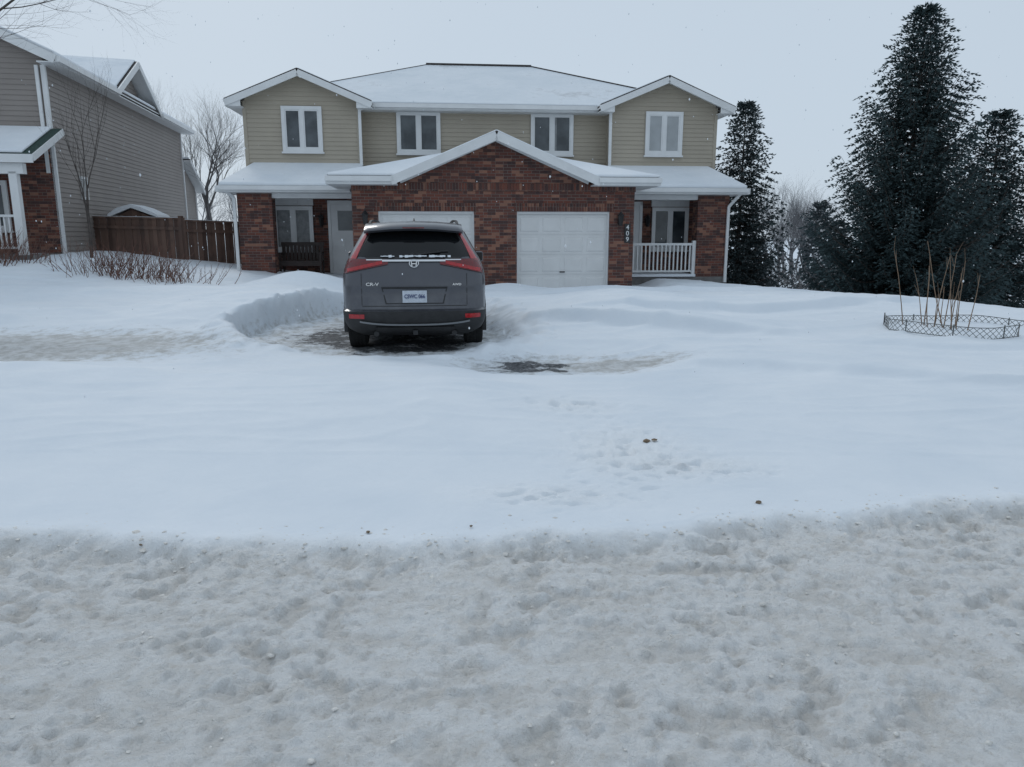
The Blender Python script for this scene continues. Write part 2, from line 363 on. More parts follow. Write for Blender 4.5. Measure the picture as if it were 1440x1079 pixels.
for s in (-1,1):
    x0,x1=(.56,3.03) if s>0 else (-3.03,-.56)
    m=MB(); m.box(x0+.04,x1-.04,.13,.17,-.1,2.13)
    for r in range(4):
        z0=.03+r*.525
        m.box(x0+.04,x1-.04,.118,.1295,z0,z0+.515)
        for c in range(4):
            w=(x1-x0-.08)/4; a=x0+.04+c*w
            p=[(a+.07,z0+.08),(a+w-.07,z0+.08),(a+w-.07,z0+.43),(a+.07,z0+.43)]
            q=[(a+.10,z0+.11),(a+w-.10,z0+.11),(a+w-.10,z0+.40),(a+.10,z0+.40)]
            o=[(a+.055,z0+.065),(a+w-.055,z0+.065),(a+w-.055,z0+.445),(a+.055,z0+.445)]
            vs=[(x,.1175,z) for x,z in o]+[(x,.106,z) for x,z in p]+[(x,.100,z) for x,z in q]
            m.add(vs,[(i,(i+1)%4,4+(i+1)%4,4+i) for i in range(4)]+[(4+i,4+(i+1)%4,8+(i+1)%4,8+i) for i in range(4)]+[(8,9,10,11)])
    m.obj('garage_door',M['door'],H)
    m=MB(); m.box(x0,x0+.04,.04,.2,-.1,2.19);m.box(x1-.04,x1,.04,.2,-.1,2.19);m.box(x0+.04,x1-.04,.04,.2,2.13,2.19);m.obj('garage_door_trim',M['white'],H)
    m=MB(); xm_=(x0+x1)/2; m.box(xm_-.07,xm_+.07,.08,.097,.60,.63);m.box(x0+.04,x1-.04,.10,.117,-.09,.03); m.obj('garage_door_handle',M['black'],H)
ze,zp,yh,ex=3.03,4.12,3.0,4.22
for s in (-1,1):
    roofpoly(H,'gable_roof',[(0,-.5,zp),(s*2.62,-.5,ze-.03),(0,yh,zp)],shrink=1,snow=.05)
    roofpoly(H,'hip_front',[(s*2.5,-.47,ze),(s*ex,-.47,ze),(0,yh,zp)],shrink=1,snow=.07)
    roofpoly(H,'hip_side',[(s*ex,-.47,ze),(s*ex,3.5,ze),(0,3.5,zp),(0,yh,zp)],shrink=1,snow=.07)
    m=MB(); m.beam((0,-.53,zp-.10),(s*2.66,-.53,ze-.12),.04,.21); m.box(*(sorted((s*2.5,s*ex))),-.51,-.475,ze-.20,ze-.01)
    m.box(*(sorted((s*ex,s*(ex+.03)))),-.51,3.4,ze-.20,ze-.01)
    m.box(*(sorted((s*W,s*ex))),-.47,3.4,ze-.2,ze-.17); m.box(*(sorted((s*2.5,s*W))),-.47,0,ze-.2,ze-.17)
    m.box(*(sorted((s*2.62,s*(ex+.03)))),-.60,-.515,ze-.13,ze-.005)
    m.obj('fascia',M['white'],H)
    m=MB(); m.beam((0,-.515,zp+.004),(s*2.64,-.515,ze-.02),.06,.022); m.obj('drip_edge',M['shingle'],H)
    m=MB(); m.beam((0,-.02,3.99),(s*2.45,-.02,2.93),.04,.10); m.obj('rake_trim',M['white'],H)
zb=3.3
for s in (-1,1):
    c=s*5.43; hw=1.63
    siding(H,'bay_siding',3.5,zb,6.2,lambda z:c-min(hw,max(0,(6.18-z)/.41)),lambda z:c+min(hw,max(0,(6.18-z)/.41)),'siding')
    m=MB(); m.prism([(c-hw,3.502,zb),(c+hw,3.502,zb),(c+hw,3.502,5.45),(c,3.502,6.1),(c-hw,3.502,5.45)],(0,.1,0))
    m.box(c-s*hw-.02 if s>0 else c+hw-.02,c-s*hw+.02 if s>0 else c+hw+.02,3.602,4.1,zb,5.4)
    m.box(*sorted((s*7.04,s*7.06)),3.602,12.2,2.9,5.4); m.obj('bay_wall',M['siding'],H)
    m=MB()
    for xx in (c-hw,c+hw): m.box(xx-.05,xx+.05,3.47,3.56,zb,5.40)
    m.obj('corner_trim',M['siding'],H)
    window(H,'bay_window',c-.58,c+.58,3.99,5.27,3.48,'glass' if s<0 else 'curtain',fr=.10)
    window(H,'centre_window',*sorted((s*1.39,s*2.72)),4.03,5.27,4.08,'glass',fr=.09)
    m=MB()
    if s<0: m.box(-2.13,-1.98,4.048,4.0505,4.14,5.16); m.box(-5.52,-5.46+.0,3.448,3.4505,4.1,5.16)
    else: m.box(2.12,2.2,4.048,4.0505,4.14,5.16)
    m.obj('curtain',M['lace'],H)
    zt=6.23; e0=5.38; hx=2.07
    for q in (-1,1):
        xb=c; xe=c+q*hx
        roofpoly(H,'bay_roof',[(xb,3.1,zt),(xe,3.1,e0),(xe,4.2,e0),(xb,6.4,zt)] if q*s<0 else [(xb,3.1,zt),(xe,3.1,e0),(xe,6.0,e0),(xb,6.4,zt)],shrink=.975,snow=.045)
        m=MB(); m.beam((xb,3.07,zt-.10),(xe,3.07,e0-.10),.04,.19); m.obj('bay_fascia',M['white'],H)
        m=MB(); m.beam((xb,3.08,zt+.004),(xe,3.08,e0+.004),.06,.03); m.obj('bay_drip_edge',M['shingle'],H)
        m=MB(); m.prism([(xe,3.1,e0-.19),(c+q*hw,3.1,e0-.19),(c+q*hw,3.5,e0-.19),(xe,3.5,e0-.19)],(0,0,.03)); m.prism([(xe,3.09,e0-.19),(c+q*hw,3.09,e0-.19),(c+q*hw,3.09,e0+.0)],(0,.02,0)); m.obj('bay_soffit',M['white'],H)
siding(H,'centre_siding',4.1,zb,5.4,lambda z:-3.8,lambda z:3.8,'siding')
m=MB(); m.box(-3.8,3.8,4.102,4.2,zb,5.4); m.obj('centre_wall',M['siding'],H)
ry=8.05;rz=7.42;rx=1.85;eL=7.5;y0=3.65;y1=12.45;ez=5.42
roofpoly(H,'main_roof_front',[(-eL,y0,ez),(eL,y0,ez),(rx,ry,rz),(-rx,ry,rz)],shrink=.99,snow=.04,sm='thinsnow')
roofpoly(H,'main_roof_back',[(-eL,y1,ez),(eL,y1,ez),(rx,ry,rz),(-rx,ry,rz)],shrink=.988,snow=.05)
for s in (-1,1): roofpoly(H,'main_roof_side',[(s*eL,y0,ez),(s*eL,y1,ez),(s*rx,ry,rz)],shrink=.985,snow=.04,sm='thinsnow')
m=MB(); m.beam((-rx,ry,rz+.035),(rx,ry,rz+.035),.26,.05)
m.beam((rx,ry,rz+.03),(eL,y0,ez+.03),.2,.04); m.beam((-rx,ry,rz+.012),(-eL,y0,ez+.012),.2,.04)
m.obj('ridge_cap',M['shingle'],H)
m=MB(); m.box(-3.4,3.4,3.60,3.645,ez-.17,ez-.0);m.box(-3.4,3.4,3.50,3.598,ez-.13,ez-.01); m.box(-3.8,3.8,3.65,4.1,ez-.19,ez-.16)
for s in (-1,1):
    m.box(*sorted((s*eL,s*(eL+.1))),3.65,12.4,ez-.16,ez-.01); m.box(*sorted((s*7.06,s*eL)),3.5,12.4,ez-.2,ez-.17)
m.obj('gutter',M['white'],H)
downspout(H,[(-3.75,3.42,5.25),(-3.75,3.42,3.5)]);downspout(H,[(3.75,3.42,5.25),(3.75,3.42,3.5)])
downspout(H,[(-3.5,3.5,5.3),(-3.75,3.42,5.2)]);downspout(H,[(3.5,3.5,5.3),(3.75,3.42,5.2)])
for s in (-1,1):
    A=(s*7.42,1.6,2.9);B=(s*3.9,1.6,2.9);C_=(s*3.7,3.5,3.6);D=(s*6.9,3.5,3.6)
    roofpoly(H,'porch_roof',[B,A,D,C_],shrink=1,snow=.09)
    roofpoly(H,'porch_roof_end',[A,(s*7.42,3.5,2.9),D],shrink=1,snow=.09)
    m=MB(); m.box(*sorted((B[0],A[0])),1.56,1.596,2.74,2.91); m.box(*sorted((B[0],A[0])),1.47,1.555,2.79,2.90)
    m.box(*sorted((s*7.42,s*7.5)),1.56,3.5,2.74,2.9)
    m.box(*sorted((s*3.7,s*7.42)),1.6,3.5,2.73,2.76)
    m.box(*sorted((s*3.7,s*7.06)),2.05,2.35,2.60,2.728)
    m.obj('porch_fascia',M['white'],H)
    x0,x1=(-6.42,-5.25) if s<0 else (5.15,6.32)
    m=MB(); m.box(x0-.02,x1+.02,3.47,3.498,2.45,2.72)
    for i in range(9): xx=x0+i*(x1-x0)/8; m.box(xx-.012,xx+.012,3.455,3.469,2.45,2.72)
    m.obj('porch_panel',M['white'],H)
    window(H,'porch_window',x0,x1,1.12,2.43,3.47,'lace' if s<0 else 'glass',fr=.08)
    d0,d1=(-4.72,-3.85) if s<0 else (3.9,4.75)
    m=MB(); m.box(d0,d1,3.44,3.49,.38,2.5); m.box(d0-.09,d0-.002,3.42,3.495,.38,2.6);m.box(d1+.002,d1+.09,3.42,3.495,.38,2.6);m.box(d0-.09,d1+.09,3.42,3.495,2.502,2.6)
    for zz in (.55,1.1): 
        m.box(d0+.12,d0+.40,3.425,3.438,zz,zz+.42); m.box(d1-.40,d1-.12,3.425,3.438,zz,zz+.42)
    m.obj('front_door',M['white'],H)
    m=MB(); m.box(d0+.2,d1-.2,3.43,3.438,1.72,2.3); m.obj('door_glass',M['glass'],H)
    lantern(H,s*5.0,3.5,2.0)
lantern(H,-3.35,0,2.0);lantern(H,3.30,0,1.98)
downspout(H,[(-7.3,1.7,2.8),(-7.12,1.93,2.6),(-7.12,1.93,.3)]);downspout(H,[(7.3,1.7,2.8),(7.02,1.93,2.4),(7.02,1.93,.2)],.08)
m=MB(); m.box(3.95,6.12,2.05,2.12,1.28,1.35);m.box(3.95,6.12,2.06,2.11,.50,.55)
n=17
for i in range(n+1):
    xx=4.0+(6.08-4.0)*i/n; m.box(xx-.02,xx+.02,2.065,2.105,.55,1.28)
m.box(3.88,3.98,2.03,2.14,.37,1.42); m.box(6.02,6.12,2.03,2.14,.37,1.42)
m.obj('railing',M['white'],H)
m=MB(); m.box(3.72,3.84,2.0,2.12,.37,2.6); m.obj('porch_post',M['white'],H)
m=MB(); m.box(3.44,3.60,-.025,-.005,1.38,1.88); m.obj('number_board',M['black'],H)
for i,ch in enumerate('409'):
    cu=bpy.data.curves.new('house_number','FONT'); cu.body=ch; cu.size=.17; cu.extrude=.006; cu.offset=.001
    o=bpy.data.objects.new('house_number',cu); COL.objects.link(o); o.parent=H; o.location=(3.475,-.035,1.73-i*.155); o.rotation_euler=(R(90),0,0); cu.materials.append(M['white'])
Bn=empty('porch_bench'); Bn.location=Vector((-.43,19.81,0))+Matrix.Rotation(R(5.3),3,'Z')@Vector((-5.52,2.75,.40)); Bn.rotation_euler=(0,0,R(5.3))
m=MB()
for i in range(4): m.box(-.6,.6,-.25+i*.12,-.16+i*.12,.42,.45)
for i in range(11): m.box(-.58+i*.107,-.50+i*.107,.25,.28,.45,.88)
m.box(-.62,.62,.24,.29,.88,.98); m.box(-.58,.58,-.24,-.21,.30,.42)
for x in (-.6,.55):
    m.box(x,x+.05,-.26,-.21,0,.65);m.box(x,x+.05,.24,.29,0,.88);m.box(x,x+.06,-.28,.28,.65,.69)
m.obj('bench_frame',M['darkwood'],Bn)

# ------------------------------------------------------------ left neighbouring house
N=empty('detached_house',(-12.2,20.5,0),R(9.8))
siding(N,'side_siding',0,.0,6.1,lambda z:0,lambda z:13.4,'siding2',lap=.13,swap=True)
siding(N,'side_gable_siding',0,6.1,7.3,lambda z:6.6-2.0*(7.3-z)/1.2,lambda z:6.6+2.0*(7.3-z)/1.2,'siding2',lap=.13,swap=True)
siding(N,'rear_siding',0,.0,3.6,lambda z:13.4,lambda z:15.4,'siding2',lap=.13,swap=True)
siding(N,'front_siding',0,4.0,8.0,lambda z:-8+max(0,(z-6.1)/.48),lambda z:-max(0,(z-6.1)/.48),'siding2',lap=.13)
m=MB(); m.box(-8,-.003,.003,13.4,0,6.1); m.prism([(-8,.003,6.1),(-.003,.003,6.1),(-4,.003,7.98)],(0,13.3,0)); m.prism([(-.003,4.6,6.1),(-.003,8.6,6.1),(-.003,6.6,7.28)],(-3,0,0))
m.prism([(-.004,13.4,0),(-.004,15.4,0),(-.004,15.4,3.7),(-.004,13.4,4.6)],(-7.9,0,0)); m.obj('wall_core',M['siding2'],N)
m=MB(); m.box(-8,-.02,-.06,-.003,0,3.9); m.obj('brick_front',M['brick'],N)
for s in (-1,1):
    xe=0.45 if s>0 else -8.45
    roofpoly(N,'main_roof',[(-4,-.4,8.15),(xe,-.4,6.1),(xe,13.8,6.1),(-4,13.8,8.15)],shrink=.985,snow=.10)
    m=MB(); m.beam((-4,-.42,8.05),(xe,-.42,6.0),.04,.22); m.obj('rake',M['white'],N)
for q in (-1,1):
    roofpoly(N,'side_gable_roof',[(.47,6.6,7.42),(.47,6.6+q*2.35,6.12),(-3.5,6.6+q*.2,7.5),(-3.5,6.6,7.5)],shrink=.96,snow=.07)
    m=MB(); m.beam((.49,6.6,7.33),(.49,6.6+q*2.4,6.0),.04,.2); m.obj('side_rake',M['white'],N)
m=MB(); m.box(.45,.56,-.4,4.25,5.94,6.08);m.box(.45,.56,8.95,13.8,5.94,6.08); m.box(0,.45,-.4,13.8,5.92,5.95)
m.box(-.06,.05,-.06,.03,0,5.92); m.box(-.0,.06,13.33,13.45,0,5.92); m.box(.0,.05,15.33,15.43,0,3.55)
m.box(-.18,-.1,-.12,-.065,3.2,5.9); m.obj('trim',M['white'],N)
roofpoly(N,'rear_roof',[(.35,13.4,4.85),(.35,15.8,3.6),(-8,15.8,3.6),(-8,13.4,4.85)],snow=.1)
m=MB(); m.beam((.37,13.4,4.76),(.37,15.8,3.5),.04,.18); m.obj('rear_rake',M['white'],N)
roofpoly(N,'porch_roof',[(.3,-2.0,3.5),(.3,0,4.35),(-8,0,4.35),(-8,-2.0,3.5)],mat='gshingle',shrink=.94,snow=.07)
m=MB(); m.box(-8,.3,-2.04,-2.003,3.3,3.5); m.beam((.31,-2.02,3.42),(.31,0,4.27),.03,.16); m.box(-8,0,-1.9,-1.7,3.05,3.3)
for px in (-.25,-3.2): m.box(px-.09,px+.09,-1.9,-1.72,1.1,3.1)
for i in range(26): xx=-.5-i*.11; m.box(xx,xx+.035,-1.84,-1.80,1.3,2.02)
m.box(-3.2,-.25,-1.86,-1.78,2.02,2.08);m.box(-3.2,-.25,-1.85,-1.79,1.25,1.3)
m.obj('porch',M['white'],N)
m=MB(); m.box(-8,0,-2,-.07,-.2,1.1); m.obj('porch_deck',M['concrete'],N)
window(N,'front_window',-2.3,-1.25,4.75,5.8,-.02,fr=.09); window(N,'front_lower_window',-2.6,-1.2,1.7,3.0,-.065,fr=.09)
m=MB(); m.box(.02,.05,1.55,1.62,2.6,3.25);m.box(.02,.05,2.0,2.07,2.6,3.25);m.box(.02,.05,1.62,2.0,3.18,3.25);m.box(.02,.05,1.62,2.0,2.6,2.67);m.obj('side_window_frame',M['white'],N)
m=MB(); m.box(.02,.03,1.62,2.0,2.67,3.18);m.obj('side_window_glass',M['glass'],N)

# ------------------------------------------------------------ fence
def fence(name,p0,p1,zt0,zt1,zb=-.1):
    p0=Vector(p0);p1=Vector(p1);L=(p1-p0).length;e=empty(name,(p0.x,p0.y,0),math.atan2(p1.y-p0.y,p1.x-p0.x))
    m=MB();x=0;i=0
    while x<L:
        zt=zt0+(zt1-zt0)*x/L; w=.135
        m.box(x,x+w,-.03-(.022 if i%2 else 0),-.005-(.022 if i%2 else 0),zb,zt-.02+random.uniform(-.01,.01)); x+=.145;i+=1
    x=0
    while x<L+.1:
        zt=zt0+(zt1-zt0)*x/L; m.box(x-.05,x+.05,-.09,.02,zb,zt+.08); x+=L/max(1,round(L/2.2))
    m.beam((0,-.04,zt0+.0),(L,-.04,zt1+.0),.09,.05); m.beam((0,-.072,zt0-.28),(L,-.072,zt1-.28),.03,.09)
    m.obj('boards',M['fence'],e)
    s=MB(); s.beam((0,-.04,zt0+.033),(L,-.04,zt1+.033),.06,.012); s.obj('snow_cap',M['rsnow'],e)
fence('wooden_fence',(-12.65,22.8),(-9.6,22.0),2.12,2.05)
fence('wooden_fence',(-9.6,22.0),(-7.75,24.3),2.0,1.92)
S=empty('storage_shed',(-11.9,23.75,0),R(9.8))
m=MB(); m.box(-.6,.7,0,1.2,.4,2.1); m.prism([(-.6,0,2.1),(.7,0,2.1),(-.0,0,2.38)],(0,1.2,0)); m.obj('shed_body',M['fence'],S)
m=MB(); m.prism([(-.7,-.1,2.12),(0,-.1,2.42),(.8,-.1,2.12),(.75,-.1,2.22),(.3,-.1,2.44),(0,-.1,2.53),(-.4,-.1,2.42),(-.68,-.1,2.22)],(0,1.4,0)); m.obj('shed_snow',M['rsnow'],S)

# ------------------------------------------------------------ vegetation
def segs_mesh(segs,n=4):
    A=np.array([s[0] for s in segs],float);B=np.array([s[1] for s in segs],float);r0=np.array([s[2] for s in segs]);r1=np.array([s[3] for s in segs])
    d=B-A; d/=np.maximum(np.linalg.norm(d,axis=1,keepdims=True),1e-6)
    up=np.where(np.abs(d[:,2:3])<.9,np.array([[0,0,1.]]),np.array([[1.,0,0]]))
    a=np.cross(d,up);a/=np.linalg.norm(a,axis=1,keepdims=True);b=np.cross(d,a)
    vs=[]
    for P,r in ((A,r0),(B,r1)):
        for i in range(n):
            t=2*math.pi*i/n; vs.append(P+(a*math.cos(t)+b*math.sin(t))*r[:,None])
    V=np.stack(vs,1).reshape(-1,3); base=np.arange(len(segs))[:,None]*2*n
    F=np.concatenate([base+np.array([[i,(i+1)%n,n+(i+1)%n,n+i]]) for i in range(n)],0)
    return V,F
def grow(segs,p,d,L,r,depth,rnd,spread=.5,up=.12,kids=(2,4)):
    n=4 if depth>1 else 3
    for i in range(n):
        d=(d+Vector((rnd.uniform(-1,1),rnd.uniform(-1,1),rnd.uniform(-.5,1)+up))*.13).normalized()
        q=p+d*(L/n); r2=r*.86
        segs.append((tuple(p),tuple(q),r,r2))
        if depth>0 and i>0:
            for k in range(rnd.randint(*kids)-1 if i<n-1 else rnd.randint(*kids)):
                ax=Vector((rnd.uniform(-1,1),rnd.uniform(-1,1),rnd.uniform(-1,1))).cross(d).normalized()
                nd=(d+ax*rnd.uniform(.4,1.1)*spread*1.6+Vector((0,0,up))).normalized()
                grow(segs,q,nd,L*rnd.uniform(.5,.78),r2*rnd.uniform(.5,.68),depth-1,rnd,spread,up,kids)
        p=q;r=r2
def bare_tree(name,loc,L,r,depth,seed,mat,spread=.5,up=.12,kids=(2,3),lean=(0,0,1),sides=4):
    rnd=random.Random(seed);segs=[]
    grow(segs,Vector((0,0,-.1)),Vector(lean).normalized(),L,r,depth,rnd,spread,up,kids)
    V,F=segs_mesh(segs,sides); o=quick_mesh(name,V,F,M[mat],smooth=True); o.location=loc; return o
def spruce_arrays(H,Rr,seed,nb,dens=1.0,flat=.85,reps=2):
    rr=random.Random(seed); P=[];D=[];Ln=[];TT=[];segs=[(( 0,0,-.3),(0,0,H*.97),Rr*.055,.012)]
    g=np.random.default_rng(seed)
    nw=int(nb/11)
    for i in range(nb):
        wv=i//11; t=(wv+.5+rr.gauss(0,.20))/nw; t=min(.995,max(.008,t))**1.08
        L=Rr*((1-t)**flat)*(.90+rr.uniform(-.26,.16))+.10
        az=i*2.399+rr.uniform(-.35,.35); z=H*t
        el=-.30+1.05*t+rr.uniform(-.08,.08)
        dx,dy=math.cos(az),math.sin(az)
        prev2=None; n=max(3,int(L/.12*dens))
        for k in range(n+1):
            s=k/n; px=dx*L*s*math.cos(el*.7); py=dy*L*s*math.cos(el*.7); pz=z+L*(math.sin(el)*s -.14*math.sin(s*3.0)+.24*s*s*s)
            p=np.array([px,py,pz])
            if k%2==0:
                if prev2 is not None: segs.append((tuple(prev2),tuple(p),.006+.012*L*(1-s),.004+.012*L*(1-s)))
                prev2=p
            if s<.10: continue
            for sd in (-1,1,0):
                tl=(.24*L*(1-s*.85)*rr.uniform(.7,1.15)+.09) if sd else .17
                a=az+sd*rr.uniform(.55,.95)
                dd=np.array([math.cos(a),math.sin(a),rr.uniform(-.32,-.02) if t<.8 else rr.uniform(-.1,.5)]); dd/=np.linalg.norm(dd)
                m=max(2,int(tl/.050*dens)); ss=np.linspace(.05,1,m)[:,None]
                bp=p+dd*tl*ss; bp[:,2]-= (ss[:,0]**2)*tl*.22
                tip=np.clip((s-.35)*.5+ss[:,0]*.45*s,0,1)*.75
                for rep in range(reps):
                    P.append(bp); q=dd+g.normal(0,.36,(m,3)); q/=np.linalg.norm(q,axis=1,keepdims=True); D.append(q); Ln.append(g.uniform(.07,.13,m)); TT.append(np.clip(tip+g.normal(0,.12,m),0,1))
    return np.concatenate(P),np.concatenate(D),np.concatenate(Ln),segs,g,np.concatenate(TT)
def needle_mesh(name,P,D,Ln,T,g,wid,mat,par):
    up=g.normal(0,1,P.shape); S=np.cross(D,up);S/=np.linalg.norm(S,axis=1,keepdims=True)
    V=np.stack([P,P+D*Ln[:,None]*.4+S*wid,P+D*Ln[:,None],P+D*Ln[:,None]*.4-S*wid],1).reshape(-1,3)
    o=quick_mesh(name,V,np.arange(len(V)).reshape(-1,4),M[mat],par)
    a=o.data.attributes.new('tip','FLOAT','POINT'); a.data.foreach_set('value',np.repeat(T,4).astype(np.float32)); return o
def spruce(name,loc,H,Rr,seed,nb,mat,dens=1.,wid=.016,lscale=1.,flat=.85,reps=2):
    P,D,Ln,segs,g,T=spruce_arrays(H,Rr,seed,nb,dens,flat,reps)
    e=empty(name,loc); needle_mesh('needles',P,D,Ln*lscale,T,g,wid,mat,e); V,F=segs_mesh(segs,5); quick_mesh('trunk_and_limbs',V,F,M['bark'],e)
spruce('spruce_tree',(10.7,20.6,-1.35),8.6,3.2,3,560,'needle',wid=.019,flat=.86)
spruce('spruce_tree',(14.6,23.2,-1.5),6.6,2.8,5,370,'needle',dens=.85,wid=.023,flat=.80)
spruce('spruce_tree',(8.5,28.3,-1.6),7.8,2.25,8,370,'needle_mid_hazed',dens=.75,wid=.026,lscale=1.2,flat=.80)
bare_tree('bare_tree',(-14.3,36,.3),3.4,.17,5,11,'bark_far_hazed',spread=.50,up=.16,kids=(2,3))
bare_tree('bare_tree',(-10.9,19.3,.6),2.25,.055,4,23,'bark',spread=.36,up=.30,kids=(2,2))
bare_tree('bare_tree',(-11.35,13.6,.5),4.2,.13,5,5,'bark',spread=.62,up=.02,kids=(2,3),lean=(.17,.06,1),sides=3)
rnd=random.Random(3); segs=[]; 
def grow_at(x,y,z,L,r,depth,seed):
    s=[];grow(s,Vector((x,y,z)),Vector((0,0,1)),L,r,depth,random.Random(seed),.5,.15,(2,3)); return s
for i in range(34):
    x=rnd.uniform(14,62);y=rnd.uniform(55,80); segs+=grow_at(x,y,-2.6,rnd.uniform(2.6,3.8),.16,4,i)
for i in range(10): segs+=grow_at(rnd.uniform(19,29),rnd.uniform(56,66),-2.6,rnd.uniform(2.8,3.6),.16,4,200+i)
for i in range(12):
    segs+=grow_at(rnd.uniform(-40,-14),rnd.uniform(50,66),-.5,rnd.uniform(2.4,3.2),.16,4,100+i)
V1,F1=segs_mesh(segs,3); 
quick_mesh('distant_trees',V1,F1,simple('distant_bark_hazed',(.20,.20,.21),.9,var=.15,scale=.4))  # tree line greyed in its bark colour to stand in for air haze
PP=[];DD=[];LL=[];TT=[]
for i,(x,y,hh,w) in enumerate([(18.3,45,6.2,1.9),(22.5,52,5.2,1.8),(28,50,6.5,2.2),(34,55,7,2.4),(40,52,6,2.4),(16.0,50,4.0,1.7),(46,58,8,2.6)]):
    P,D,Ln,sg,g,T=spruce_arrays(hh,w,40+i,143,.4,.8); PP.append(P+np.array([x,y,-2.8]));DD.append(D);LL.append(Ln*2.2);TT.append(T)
needle_mesh('distant_conifers',np.concatenate(PP),np.concatenate(DD),np.concatenate(LL),np.concatenate(TT),g,.045,'needle_far_hazed',None)
segs=[]
for i in range(2200):
    x=rnd.uniform(10,75);y=rnd.uniform(38,60); h=rnd.uniform(.8,3.2); a=rnd.uniform(-.35,.35); z=-2.7
    segs.append(((x,y,z),(x+a*h,y,z+h),.035,.015))
    for k in range(4):
        u=rnd.uniform(.3,.9); segs.append(((x+a*h*u,y,z+h*u),(x+a*h*u+rnd.uniform(-.6,.6),y+rnd.uniform(-.3,.3),z+h*u+rnd.uniform(.2,.7)),.02,.01))
V1,F1=segs_mesh(segs,3); quick_mesh('distant_undergrowth',V1,F1,M['bark_far_hazed'])
def shrub(name,x,y,w,h,n,seed,mat='twig',r=.006,sp=.8):
    rnd=random.Random(seed);segs=[]
    for i in range(n):
        p=Vector((rnd.gauss(0,w*.35),rnd.gauss(0,w*.22),-.05)); d=Vector((rnd.gauss(0,sp*.5)+p.x/w*sp,rnd.gauss(0,sp*.4),1)).normalized(); L=h*rnd.uniform(.5,1.1)
        rr=r*rnd.uniform(.7,1.2)
        for k in range(5):
            q=p+d*L/5; segs.append((tuple(p),tuple(q),rr,rr*.8)); rr*=.82
            if k>0:
                for j in range(2):
                    e=(d+Vector((rnd.uniform(-1,1),rnd.uniform(-1,1),rnd.uniform(-.2,.6)))*.7).normalized(); segs.append((tuple(q),tuple(q+e*L*rnd.uniform(.08,.25)),rr*.7,rr*.4))
            d=(d+Vector((rnd.uniform(-1,1),rnd.uniform(-1,1),rnd.uniform(-.3,.6)))*.15).normalized(); p=q
    V,F=segs_mesh(segs,3);o=quick_mesh(name,V,F,M[mat]);o.location=(x,y,gz(x,y));return o
shrub('shrub',-9.0,17.2,1.7,.80,170,1,r=.009); shrub('shrub',-7.7,17.0,1.3,.6,90,2,r=.008); shrub('shrub',-12.2,17.8,1.5,.80,130,3,r=.009)
rnd=random.Random(9);segs=[]
for i in range(15):
    p=Vector((rnd.gauss(0,.20),rnd.gauss(0,.16),-.05)); d=Vector((rnd.gauss(0,.17)+p.x*.30,rnd.gauss(0,.12),1)).normalized(); L=rnd.uniform(.55,1.35); r=.009
    for k in range(6):
        q=p+d*L/6; segs.append((tuple(p),tuple(q),r,r*.85)); r*=.85
        if k>2 and rnd.random()<.35:
            e=(d+Vector((rnd.uniform(-1,1),rnd.uniform(-1,1),.2))*.5).normalized(); segs.append((tuple(q),tuple(q+e*.18),r*.7,r*.4))
        d=(d+Vector((rnd.uniform(-1,1),rnd.uniform(-1,1),0))*.05).normalized();p=q
V,F=segs_mesh(segs,5); o=quick_mesh('dormant_bush',V,F,M['stem']); o.location=(6.05,10.2,gz(6.05,10.2))
def edging(name,pts,h=.15,sink=0):
    m=MB(); P=[]
    for a,b_ in zip(pts[:-1],pts[1:]):
        a=Vector((*a,0));b2=Vector((*b_,0)); n=max(1,int((b2-a).length/.07))
        for i in range(n): P.append(a.lerp(b2,i/n))
    P=[Vector((p.x,p.y,gz(p.x,p.y)+.01-sink+.02*math.sin(p.x*5))) for p in P]
    H3=Vector((0,0,h))
    for i in range(len(P)-2):
        m.tube(P[i],P[i+2]+H3,.0035,.0035,4); m.tube(P[i+2],P[i]+H3,.0035,.0035,4)
    for i in range(len(P)-1): m.tube(P[i]+H3,P[i+1]+H3,.005,.005,4); m.tube(P[i]+H3*.05,P[i+1]+H3*.05,.005,.005,4)
    for i in range(0,len(P),8): m.tube(P[i]-H3*.3,P[i]+H3*1.15,.008,.008,5)
    return m.obj(name,M['edge'])
M['edge']=simple('edging_plastic',(.11,.12,.12),.5,var=.4,scale=30)
edging('garden_edging',[(5.3,10.5),(5.2,10.15),(5.45,9.75),(5.75,9.45),(6.1,9.3),(6.45,9.35),(6.6,9.6)])
edging('garden_edging',[(5.3,10.5),(5.9,10.75),(6.6,10.5),(7.1,10.25),(7.8,10.2),(8.4,10.4)],sink=.03)

# ------------------------------------------------------------ loose clods
def clods(name,pts,mat):
    m=MB(); rnd=random.Random(4)
    phi=(1+5**.5)/2
    base=[(-1,phi,0),(1,phi,0),(-1,-phi,0),(1,-phi,0),(0,-1,phi),(0,1,phi),(0,-1,-phi),(0,1,-phi),(phi,0,-1),(phi,0,1),(-phi,0,-1),(-phi,0,1)]
    fs=[(0,11,5),(0,5,1),(0,1,7),(0,7,10),(0,10,11),(1,5,9),(5,11,4),(11,10,2),(10,7,6),(7,1,8),(3,9,4),(3,4,2),(3,2,6),(3,6,8),(3,8,9),(4,9,5),(2,4,11),(6,2,10),(8,6,7),(9,8,1)]
    for x,y,z,s in pts:
        k=[rnd.uniform(.35,.75) for _ in range(12)]; sq=rnd.uniform(.35,.65)
        m.add([(x+a*s*q,y+b2*s*q,z+c2*s*q*sq) for (a,b2,c2),q in zip(base,k)],fs)
    return m.obj(name,mat,smooth=70)
rnd=random.Random(12);pts=[]
M['clod']=simple('packed_snow',(.74,.72,.68),.8,var=.14,scale=14,bump=.01)
ZG=Zf.reshape(ny,nx)
